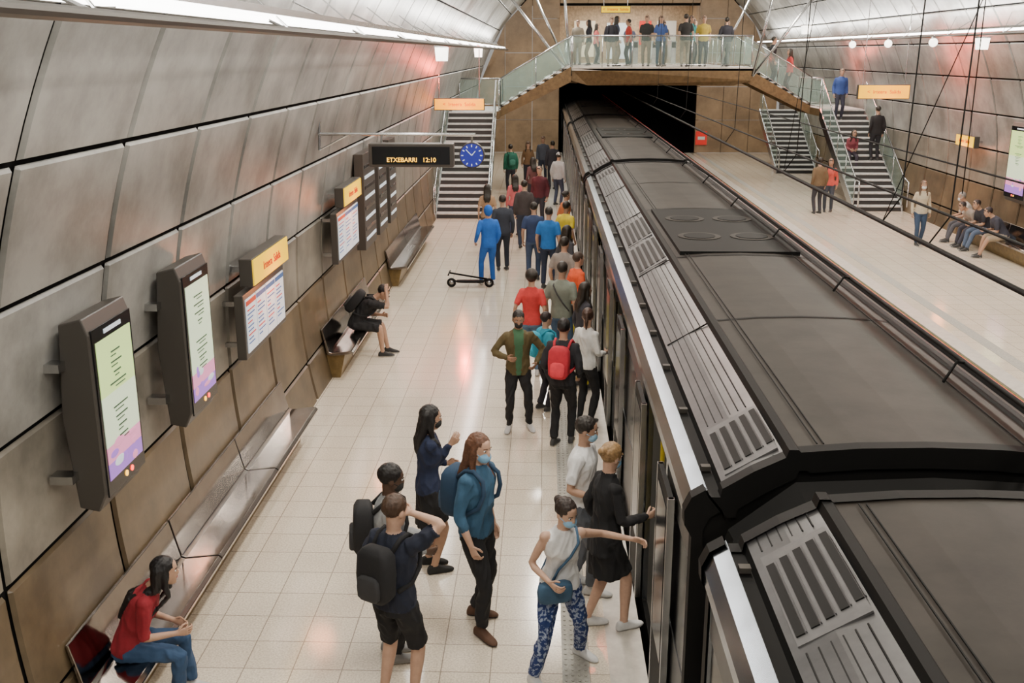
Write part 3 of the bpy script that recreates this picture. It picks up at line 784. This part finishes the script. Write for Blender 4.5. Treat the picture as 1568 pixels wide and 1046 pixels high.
    if vox<.0135:
        em={}
        for fi,f_ in enumerate(faces):
            for q_ in range(len(f_)):
                a_,b_=f_[q_],f_[(q_+1)%len(f_)]; em.setdefault((min(a_,b_),max(a_,b_)),[]).append(fi)
        nb=[[] for _ in faces]
        for l_ in em.values():
            if len(l_)==2: nb[l_[0]].append(l_[1]); nb[l_[1]].append(l_[0])
        nb2=[list({x2 for n1 in nb[i_] for x2 in nb[n1]}|set(nb[i_])) for i_ in range(len(faces))]
        for _ in range(3):
            new=list(mi)
            for i_,l_ in enumerate(nb2):
                vals=[mi[j_] for j_ in l_]
                if all(v_==mi[i_] for v_ in vals): continue
                best=max(set(vals),key=vals.count)
                if vals.count(best)>len(vals)*.55: new[i_]=best
            mi=new
        vm=[isk]*nv; cnt=[False]*nv
        for fi,f_ in enumerate(faces):
            for v_ in f_:
                if not cnt[v_]: vm[v_]=mi[fi]; cnt[v_]=True
                elif vm[v_]!=mi[fi]: vm[v_]=isk
        icl={it,mats.index(mb)}
        for i_ in range(nv):
            p_=verts[i_]
            if vm[i_] in icl:
                w_=noise.noise(V((p_.x*11,p_.y*11,p_.z*7+p_.x*9)))
                verts[i_]=p_+norms[i_]*(.014*(1-abs(w_)*2.4)-.007)
            elif vm[i_]==ihair:
                verts[i_]=p_+norms[i_]*.006*noise.noise(V((p_.x*70,p_.y*70,p_.z*14)))
    b=len(verts); verts+=K.v; faces+=[tuple(q_+b for q_ in f_) for f_ in K.f]; mi+=[mats.index(K.m[k]) for k in K.mi]
    me=bpy.data.meshes.new(name); me.from_pydata([tuple(v*s) for v in verts],[],faces)
    for m in mats: me.materials.append(m)
    me.polygons.foreach_set('material_index',mi); me.polygons.foreach_set('use_smooth',[True]*len(faces)); me.update()
    o=bpy.data.objects.new(name,me); bpy.context.scene.collection.objects.link(o)
    o.location=(x,y,z); o.rotation_euler=(0,0,R(hd)); return o
BLUEM=(.25,.5,.75); WM=(.75,.78,.8); BM=(.02,.02,.02)
NV=.0085; MV=.015; FV=.022
def pants_pattern():
    m=bpy.data.materials.new('patterned_blue_trousers'); m.use_nodes=True; nt=m.node_tree; b=nt.nodes['Principled BSDF']; b.inputs['Roughness'].default_value=.85
    tc=nt.nodes.new('ShaderNodeTexCoord'); v=nt.nodes.new('ShaderNodeTexNoise'); v.inputs['Scale'].default_value=38; v.inputs['Detail'].default_value=3; r=nt.nodes.new('ShaderNodeValToRGB')
    r.color_ramp.elements[0].color=(.015,.035,.14,1); r.color_ramp.elements[0].position=.50; r.color_ramp.elements[1].color=(.28,.33,.45,1); r.color_ramp.elements[1].position=.57
    nt.links.new(tc.outputs['Object'],v.inputs['Vector']); nt.links.new(v.outputs['Fac'],r.inputs['Fac']); nt.links.new(r.outputs['Color'],b.inputs['Base Color']); return m
# --- foreground
person('man_in_denim_shirt',-.55,7.9,0,-118,1.80,vox=NV,top=(.035,.10,.18),bot=(.012,.012,.014),shoe=(.10,.05,.03),sole=(.03,.02,.02),hair=(.13,.055,.028),style='long',mask=BLUEM,sleeve=.72,bag=(.02,.05,.10),collar=True,
    feet=[(.14,.12,0),(-.13,-.10,0)],fyaw=(-20,20),hands=[(.24,.10,.87),(-.24,.02,.86)],look=(-10,4),skin=0)
person('woman_in_navy_jacket',-1.07,8.9,0,-75,1.68,vox=NV,fem=True,top=(.012,.02,.055),bot=(.008,.008,.01),skirt=.42,leg=.4,skin=1,hair=(.01,.008,.008),style='long',mask=BM,sleeve=.95,hem=-.06,
    feet=[(.10,.03,0),(-.10,.0,0)],hands=[(.05,.22,1.34),(-.02,.20,1.12)],look=(0,5),shoe=(.02,.02,.02),sole=(.02,.02,.02),bag=None)
person('man_in_dark_shirt_with_backpack',-1.08,6.75,0,-25,1.74,vox=NV,top=(.010,.014,.03),bot=(.008,.008,.01),leg=.47,sleeve=.42,skin=0,hair=(.06,.03,.016),bag=(.010,.010,.012),
    feet=[(.12,.03,0),(-.12,-.02,0)],hands=[(.115,.09,1.60),(-.20,.22,1.05)],poles=[(1,-.1,-.5),None],look=(-15,12),shoe=(.2,.2,.2),curl=.3,tw=-8)
person('man_in_grey_hoodie',-1.22,7.4,0,-80,1.72,vox=NV,top=(.32,.33,.34),bot=(.015,.016,.02),skin=3,hair=(.008,.006,.006),mask=BM,bag=(.015,.015,.017),
    hands=[(.12,.28,1.02),(-.12,.26,1.05)],look=(5,10),inner=None,shoe=(.3,.3,.3),collar=True)
person('woman_in_red_shirt_sitting',-3.10,6.72,0,-78,1.62,hip=(0,0,.565),lean=14,lean2=34,vox=NV,fem=True,top=(.26,.012,.022),bot=(.03,.07,.15),skin=1,hair=(.006,.005,.006),style='verylong',sleeve=.55,
    feet=[(.13,.36,0),(-.10,.44,0)],hands=[(.12,.40,.68),(-.16,.34,.64)],look=(5,-14),strap=None,bag=None,shoe=(.5,.5,.5))
person('woman_in_white_top_with_mask',.15,7.25,0,196,1.62,vox=NV,fem=True,top=(.78,.78,.78),sleeve=0,skin=0,hair=(.03,.018,.014),style='bun',mask=(.30,.55,.80),pattern=pants_pattern(),
    feet=[(.27,.16,0),(-.25,-.18,0)],fyaw=(20,35),hip=(0,.0,.88),lean=6,lean2=12,hands=[(.16,.24,1.0),(-.63,.02,1.19)],poles=[(.6,-1,-.2),(-.2,-1,-.3)],look=(22,12),strap=(.05,.11,.19),shoe=(.7,.7,.7),sole=(.7,.7,.7),hem=-.04)
person('woman_in_black_blazer',.54,7.9,0,-70,1.72,vox=NV,fem=True,top=(.012,.012,.014),bot=(.01,.01,.012),skirt=.38,leg=.4,hem=-.16,inner=((.7,.7,.7),.05),skin=0,hair=(.36,.22,.10),style='bun',mask=BLUEM,
    feet=[(.09,.16,0),(-.08,-.12,0)],hands=[(.16,.30,1.1),(-.22,.05,.9)],look=(20,10),shoe=(.7,.7,.7),collar=True)
person('man_in_white_tshirt',.36,8.6,0,-110,1.70,vox=NV,top=(.8,.8,.8),bot=(.10,.11,.13),sleeve=.42,skin=1,hair=(.02,.015,.012),mask=(.35,.6,.8),hands=[(.22,.22,1.05),(-.22,.1,.9)],look=(10,8),strap=None,shoe=(.6,.6,.6),
    feet=[(.1,.15,0),(-.1,-.1,0)])
# --- middle
person('man_in_olive_jacket',-.32,12.75,0,186,1.64,vox=.012,top=(.10,.075,.03),bot=(.012,.012,.014),skin=2,hair=(.015,.012,.01),inner=((.05,.14,.07),.07),hem=-.08,hands=[(.17,.22,1.12),(-.24,.16,1.02)],poles=[(.9,-.7,-.2),(-.9,-.7,-.2)],
    shoe=(.6,.6,.6),feet=[(.13,.04,0),(-.16,.0,0)],fyaw=(-15,15),look=(0,10),mask=BM,collar=True)
person('man_with_red_backpack',.25,12.2,0,-15,1.66,vox=.012,top=(.02,.02,.025),bot=(.01,.01,.012),skin=1,hair=(.01,.01,.01),bag=(.55,.03,.05),hands=[(.20,.12,.95),(-.20,.16,1.0)],feet=[(.1,.1,0),(-.1,-.05,0)],stripe=(.7,.7,.7))
person('woman_in_white_shirt',.57,13.0,0,-40,1.6,vox=.013,fem=True,top=(.7,.7,.68),bot=(.012,.012,.015),skin=1,hair=(.06,.03,.02),style='pony',mask=WM,look=(30,0),hands=[(.14,.26,1.05),(-.16,.2,1.0)])
person('child_with_blue_bag',.02,13.5,0,-60,1.42,vox=.013,top=(.03,.30,.42),bot=(.02,.02,.03),skin=1,hair=(.02,.01,.01),bag=(.03,.35,.5))
person('woman_in_red_tshirt',-.18,15.1,0,-10,1.68,vox=MV,fem=True,top=(.62,.05,.05),bot=(.10,.17,.27),skin=1,sleeve=.42,hair=(.02,.015,.01),style='curly',hands=[(.2,.1,.95),(-.25,.0,.9)],shoe=(.7,.7,.7))
person('man_in_grey_tshirt',.28,15.4,0,-20,1.74,vox=MV,top=(.20,.23,.19),bot=(.06,.11,.19),skin=1,sleeve=.42,hair=(.03,.025,.02),strap=(.05,.05,.05))
person('woman_in_orange_top',.54,16.5,0,-60,1.68,vox=MV,fem=True,top=(.75,.10,.03),bot=(.5,.45,.03),sleeve=.8,skin=0,hair=(.05,.03,.02))
person('man_boarding_in_grey',.35,17.7,0,-30,1.72,vox=MV,top=(.25,.22,.2),bot=(.04,.05,.07),sleeve=.42,skin=1)
person('woman_boarding_in_yellow_trousers',.58,14.5,0,-70,1.62,vox=MV,fem=True,top=(.04,.04,.05),bot=(.6,.5,.03),skin=1,style='long')
person('man_sitting_with_backpack',-3.06,16.15,0,-88,1.72,hip=(0,0,.565),lean=28,lean2=48,vox=.013,top=(.012,.012,.014),bot=(.015,.015,.018),leg=.5,sleeve=.42,skin=1,hair=(.01,.008,.008),bag=(.012,.012,.014),
    feet=[(.13,.44,0),(-.12,.50,0)],hands=[(.08,.53,1.10),(-.12,.42,.66)],poles=[(.3,.3,-1),None],look=(0,12),shoe=(.03,.03,.03),sole=(.5,.5,.5))
person('person_in_blue_tracksuit',-1.17,21.5,0,20,1.72,vox=MV,top=(.015,.12,.50),bot=(.015,.11,.45),skin=1,hair=(.02,.02,.02),style='hood',feet=[(.1,.0,0),(-.14,.1,0)],shoe=(.6,.6,.6),hands=[(.2,.1,.9),(-.26,.12,.95)])
person('man_in_black_jacket',-.93,23.0,0,10,1.74,vox=MV,top=(.03,.035,.05),bot=(.02,.025,.04),skin=1)
person('man_in_blue_tshirt',.10,21.2,0,-10,1.74,vox=MV,top=(.02,.16,.50),bot=(.02,.03,.06),sleeve=.42,skin=1)
person('man_in_navy_shirt',-.22,22.0,0,0,1.72,vox=MV,top=(.03,.05,.12),bot=(.05,.08,.15),sleeve=.42,skin=1,mask=WM)
person('man_in_yellow_shirt',.47,22.3,0,-40,1.7,vox=MV,top=(.65,.50,.03),bot=(.05,.04,.04),sleeve=.42,skin=2)
person('woman_in_dark_top',.42,19.2,0,-50,1.68,vox=MV,fem=True,top=(.05,.05,.06),bot=(.3,.25,.2),skin=1,style='long')
person('woman_in_beige_top',-1.42,25.6,0,0,1.66,vox=FV,fem=True,top=(.35,.22,.13),bot=(.1,.08,.07),skin=1,style='long',sleeve=.4)
person('woman_in_pink_shirt',-.78,27.6,0,10,1.68,vox=FV,fem=True,top=(.55,.13,.14),bot=(.04,.05,.1),skin=1,style='long')
person('man_in_maroon_shirt',-.12,29,0,160,1.76,vox=FV,top=(.10,.02,.03),bot=(.03,.03,.04),skin=1)
person('man_in_dark_coat',-.5,25.8,0,0,1.74,vox=FV,top=(.05,.04,.04),bot=(.03,.04,.07),skin=1)
person('woman_in_orange_shirt',.5,24.4,0,-60,1.66,vox=FV,fem=True,top=(.5,.15,.05),bot=(.05,.05,.06),skin=1,style='bun')
person('man_with_green_backpack',-1.18,36.3,0,15,1.74,vox=FV,top=(.01,.10,.06),bot=(.02,.02,.03),skin=1,bag=(.01,.09,.06))
person('woman_in_brown_top',-.6,38.2,0,180,1.68,vox=FV,fem=True,top=(.20,.12,.06),bot=(.03,.03,.04),skin=1,style='long')
person('man_in_grey_jacket',-.05,39.6,0,170,1.76,vox=FV,top=(.10,.12,.16),bot=(.04,.05,.08),skin=1)
person('man_in_black_coat',.3,37.5,0,10,1.76,vox=FV,top=(.03,.03,.04),bot=(.02,.02,.03),skin=1)
person('man_in_white_cap',.45,33.5,0,-30,1.72,vox=FV,top=(.45,.45,.45),bot=(.05,.06,.1),skin=1,style='cap')
person('woman_with_dark_hair',-.35,32.5,0,20,1.66,vox=FV,fem=True,top=(.12,.05,.05),bot=(.03,.03,.04),skin=1,style='long')
# --- right platform
person('woman_in_cream_top',9.7,26.6,0,175,1.68,vox=.018,fem=True,top=(.55,.48,.36),bot=(.04,.07,.13),skin=1,hair=(.12,.07,.04),style='long',feet=[(.08,.14,0),(-.08,-.12,0)],mask=WM)
for i,(yy,tp,bt) in enumerate(((27.0,(.6,.58,.55),(.1,.1,.12)),(25.9,(.03,.03,.04),(.1,.14,.22)),(24.9,(.05,.05,.07),(.35,.28,.2)),(26.4,(.35,.3,.26),(.05,.05,.07)))):
    person(['man_in_white_shirt_sitting','man_in_black_shirt_sitting','man_in_dark_shirt_sitting','woman_in_grey_top_sitting'][i],11.12,yy,0,90+(8 if i%2 else -6),1.72,hip=(0,0,.57),lean=12+8*i,lean2=24+8*i,vox=.02,top=tp,bot=bt,sleeve=.42,leg=.97 if i!=2 else .5,skin=1,hair=(.3,.28,.26) if i==0 else (.03,.02,.02),
        feet=[(.13,.48,0),(-.12,.55,0)],hands=[(.1,.45,.68),(-.1,.45,.68)],mask=WM if i==0 else None)
person('man_in_brown_jacket',8.45,31.9,0,10,1.74,vox=FV,top=(.16,.11,.06),bot=(.04,.04,.05),skin=1)
person('woman_in_red_and_white_top',8.88,32.3,0,160,1.68,vox=FV,fem=True,top=(.6,.10,.08),bot=(.05,.06,.08),skin=1,style='long')
person('man_on_stairs_in_blue',10.2,36.75,2.56,180,1.74,vox=FV,top=(.04,.08,.28),bot=(.03,.03,.05),skin=1)
person('man_on_stairs_in_black',10.9,34.6,1.365,5,1.78,vox=FV,top=(.015,.015,.018),bot=(.015,.015,.02),skin=1,feet=[(.1,0,0),(-.1,.0,0)])
person('woman_sitting_on_stairs',10.2,34.92,1.36,180,1.66,hip=(0,0,.29),lean=15,lean2=25,vox=FV,fem=True,top=(.25,.06,.08),bot=(.05,.04,.06),skin=1,style='long',feet=[(.12,.40,-.34),(-.1,.42,-.34)],hands=[(.1,.35,.38),(-.1,.35,.38)])
person('woman_on_landing_in_red',9.0,39.3,3.26,90,1.7,vox=FV,fem=True,top=(.45,.05,.05),bot=(.03,.03,.04),skin=1,style='long')
person('man_on_landing_in_black',8.35,39.4,3.62,-90,1.76,vox=FV,top=(.02,.02,.025),bot=(.02,.02,.03),skin=1)
# --- deck crowd
random.seed(21)
cols=[(.02,.02,.03),(.04,.05,.1),(.5,.05,.04),(.03,.03,.03),(.05,.1,.3),(.35,.33,.3),(.02,.02,.02),(.05,.35,.35),(.4,.3,.05),(.02,.02,.03),(.3,.08,.05),(.1,.12,.2),(.6,.6,.6),(.03,.03,.04),(.25,.22,.18),(.04,.04,.05),(.45,.1,.1)]
dx=[(2.35,38.2),(2.6,39.5),(3.2,41),(3.7,39.2),(4.15,38.6),(4.45,40.5),(4.95,37.9),(5.35,39.6),(5.65,38.4),(6.5,38.6),(6.75,40.2),(3.45,44),(5.9,43),(1.7,41.5),(1.35,44.5),(6.4,46),(2.2,46.5)]
for i,(px,py) in enumerate(dx):
    w=i%3==1
    person('woman_on_mezzanine' if w else 'man_on_mezzanine',px,py,DZ,random.choice([0,180,170,-90,90,200]),random.uniform(1.64,1.82),vox=FV,fem=w,top=cols[i],bot=random.choice([(.02,.02,.03),(.03,.05,.1),(.1,.1,.1),(.25,.2,.15)]),
        sleeve=random.choice([.42,.98]),skin=1,style='long' if w else 'short',bag=(.02,.02,.03) if i%5==0 else None,hands=[(.2,.1,.9),(-.2,.2,1.05)] if i%2 else None)
# --- scooter
e=empty('electric_scooter'); g=G(); sx,sy=-1.55,21.25
def P(a,b,z): return (sx+a,sy+b*1.0,z)
g.rbox(P(0,0,.13),(.62,.15,.06),BLACK); g.build('deck',e,smooth=True); g=G()
for a in (-.40,.40):
    g.tube([P(a+.075*math.cos(t),0,.10+.075*math.sin(t)) for t in [k*math.pi/8 for k in range(17)]],.026,BLACK,8); g.cyl(P(a,0,.10),.045,.05,STEEL,'Y')
g.tube([P(-.40,0,.1),P(-.30,0,.14)],.02,BLACK); g.tube([P(.40,0,.1),P(.34,0,.18),P(.30,0,.15)],.02,BLACK)
g.build('wheels',e,smooth=True); g=G(); g.tube([P(.36,0,.18),P(-.45,.05,.30)],.02,BLACK); g.tube([P(-.45,-.2,.30),P(-.45,.28,.30)],.016,BLACK); g.build('folded_stem',e,smooth=True)

# ------------------------------------------------------------ lights
def area(name,loc,rot,sx_,sy_,en,col=(1,.92,.80)):
    l=bpy.data.lights.new(name,'AREA'); l.shape='RECTANGLE'; l.size=sx_; l.size_y=sy_; l.energy=en; l.color=col
    o=bpy.data.objects.new(name,l); bpy.context.scene.collection.objects.link(o); o.location=loc; o.rotation_euler=rot
for y in (1,8,15,22,29,36,45):  # added fill lights hung above the camera view, no fixtures modelled
    area('added_overhead_fill',(0.2,y,7.75),(0,R(-5),0),.6,2.5,310)
    area('added_overhead_fill',(7.9,y,7.75),(0,R(5),0),.6,2.5,390)
for y in (4,14,24,34,44):
    area('uplight',(-1.9,y,5.20),(R(180),R(-15),0),.25,9,250,(1,.97,.92))
    area('uplight',(10.0,y,5.45),(R(180),R(15),0),.25,9,250,(1,.97,.92))
area('concourse_light',(4,46,8.2),(0,0,0),4,6,260,(1,.9,.75))
area('concourse_light',(4,54,7.0),(0,0,0),4,2,130,(1,.88,.7))
def pt(loc,en,col,r=.1,name='red_signal_light'):
    l=bpy.data.lights.new(name,'POINT'); l.energy=en; l.color=col; l.shadow_soft_size=r
    o=bpy.data.objects.new(name,l); bpy.context.scene.collection.objects.link(o); o.location=loc
pt((-2.3,29.0,4.1),150,(1,.09,.04)); pt((10.2,28.5,4.6),140,(1,.10,.05)); pt((.9,14.5,4.6),28,(1,.12,.05)); pt((9.0,17,4.2),60,(1,.15,.08)); pt((10.3,38,4.4),70,(1,.15,.08))
OR=(1,.30,.10)
for l_ in ((-2.75,11.3,2.3),(-2.75,16.4,2.4),(-2.4,29.6,3.1),(9.6,29.6,3.4),(11.0,28,2.3)): pt(l_,16,OR,.16,'sign_glow_light')
w=bpy.data.worlds.new('World'); bpy.context.scene.world=w; w.use_nodes=True
w.node_tree.nodes['Background'].inputs[0].default_value=(1,.95,.88,1); w.node_tree.nodes['Background'].inputs[1].default_value=.4
# ------------------------------------------------------------ camera
cd=bpy.data.cameras.new('camera'); cd.sensor_width=36; cd.lens=36; cam=bpy.data.objects.new('camera',cd)
bpy.context.scene.collection.objects.link(cam); cam.location=(0,0,4.8); cam.rotation_euler=(R(90-15.74),0,R(1.79)); cd.clip_end=200
bpy.context.scene.camera=cam
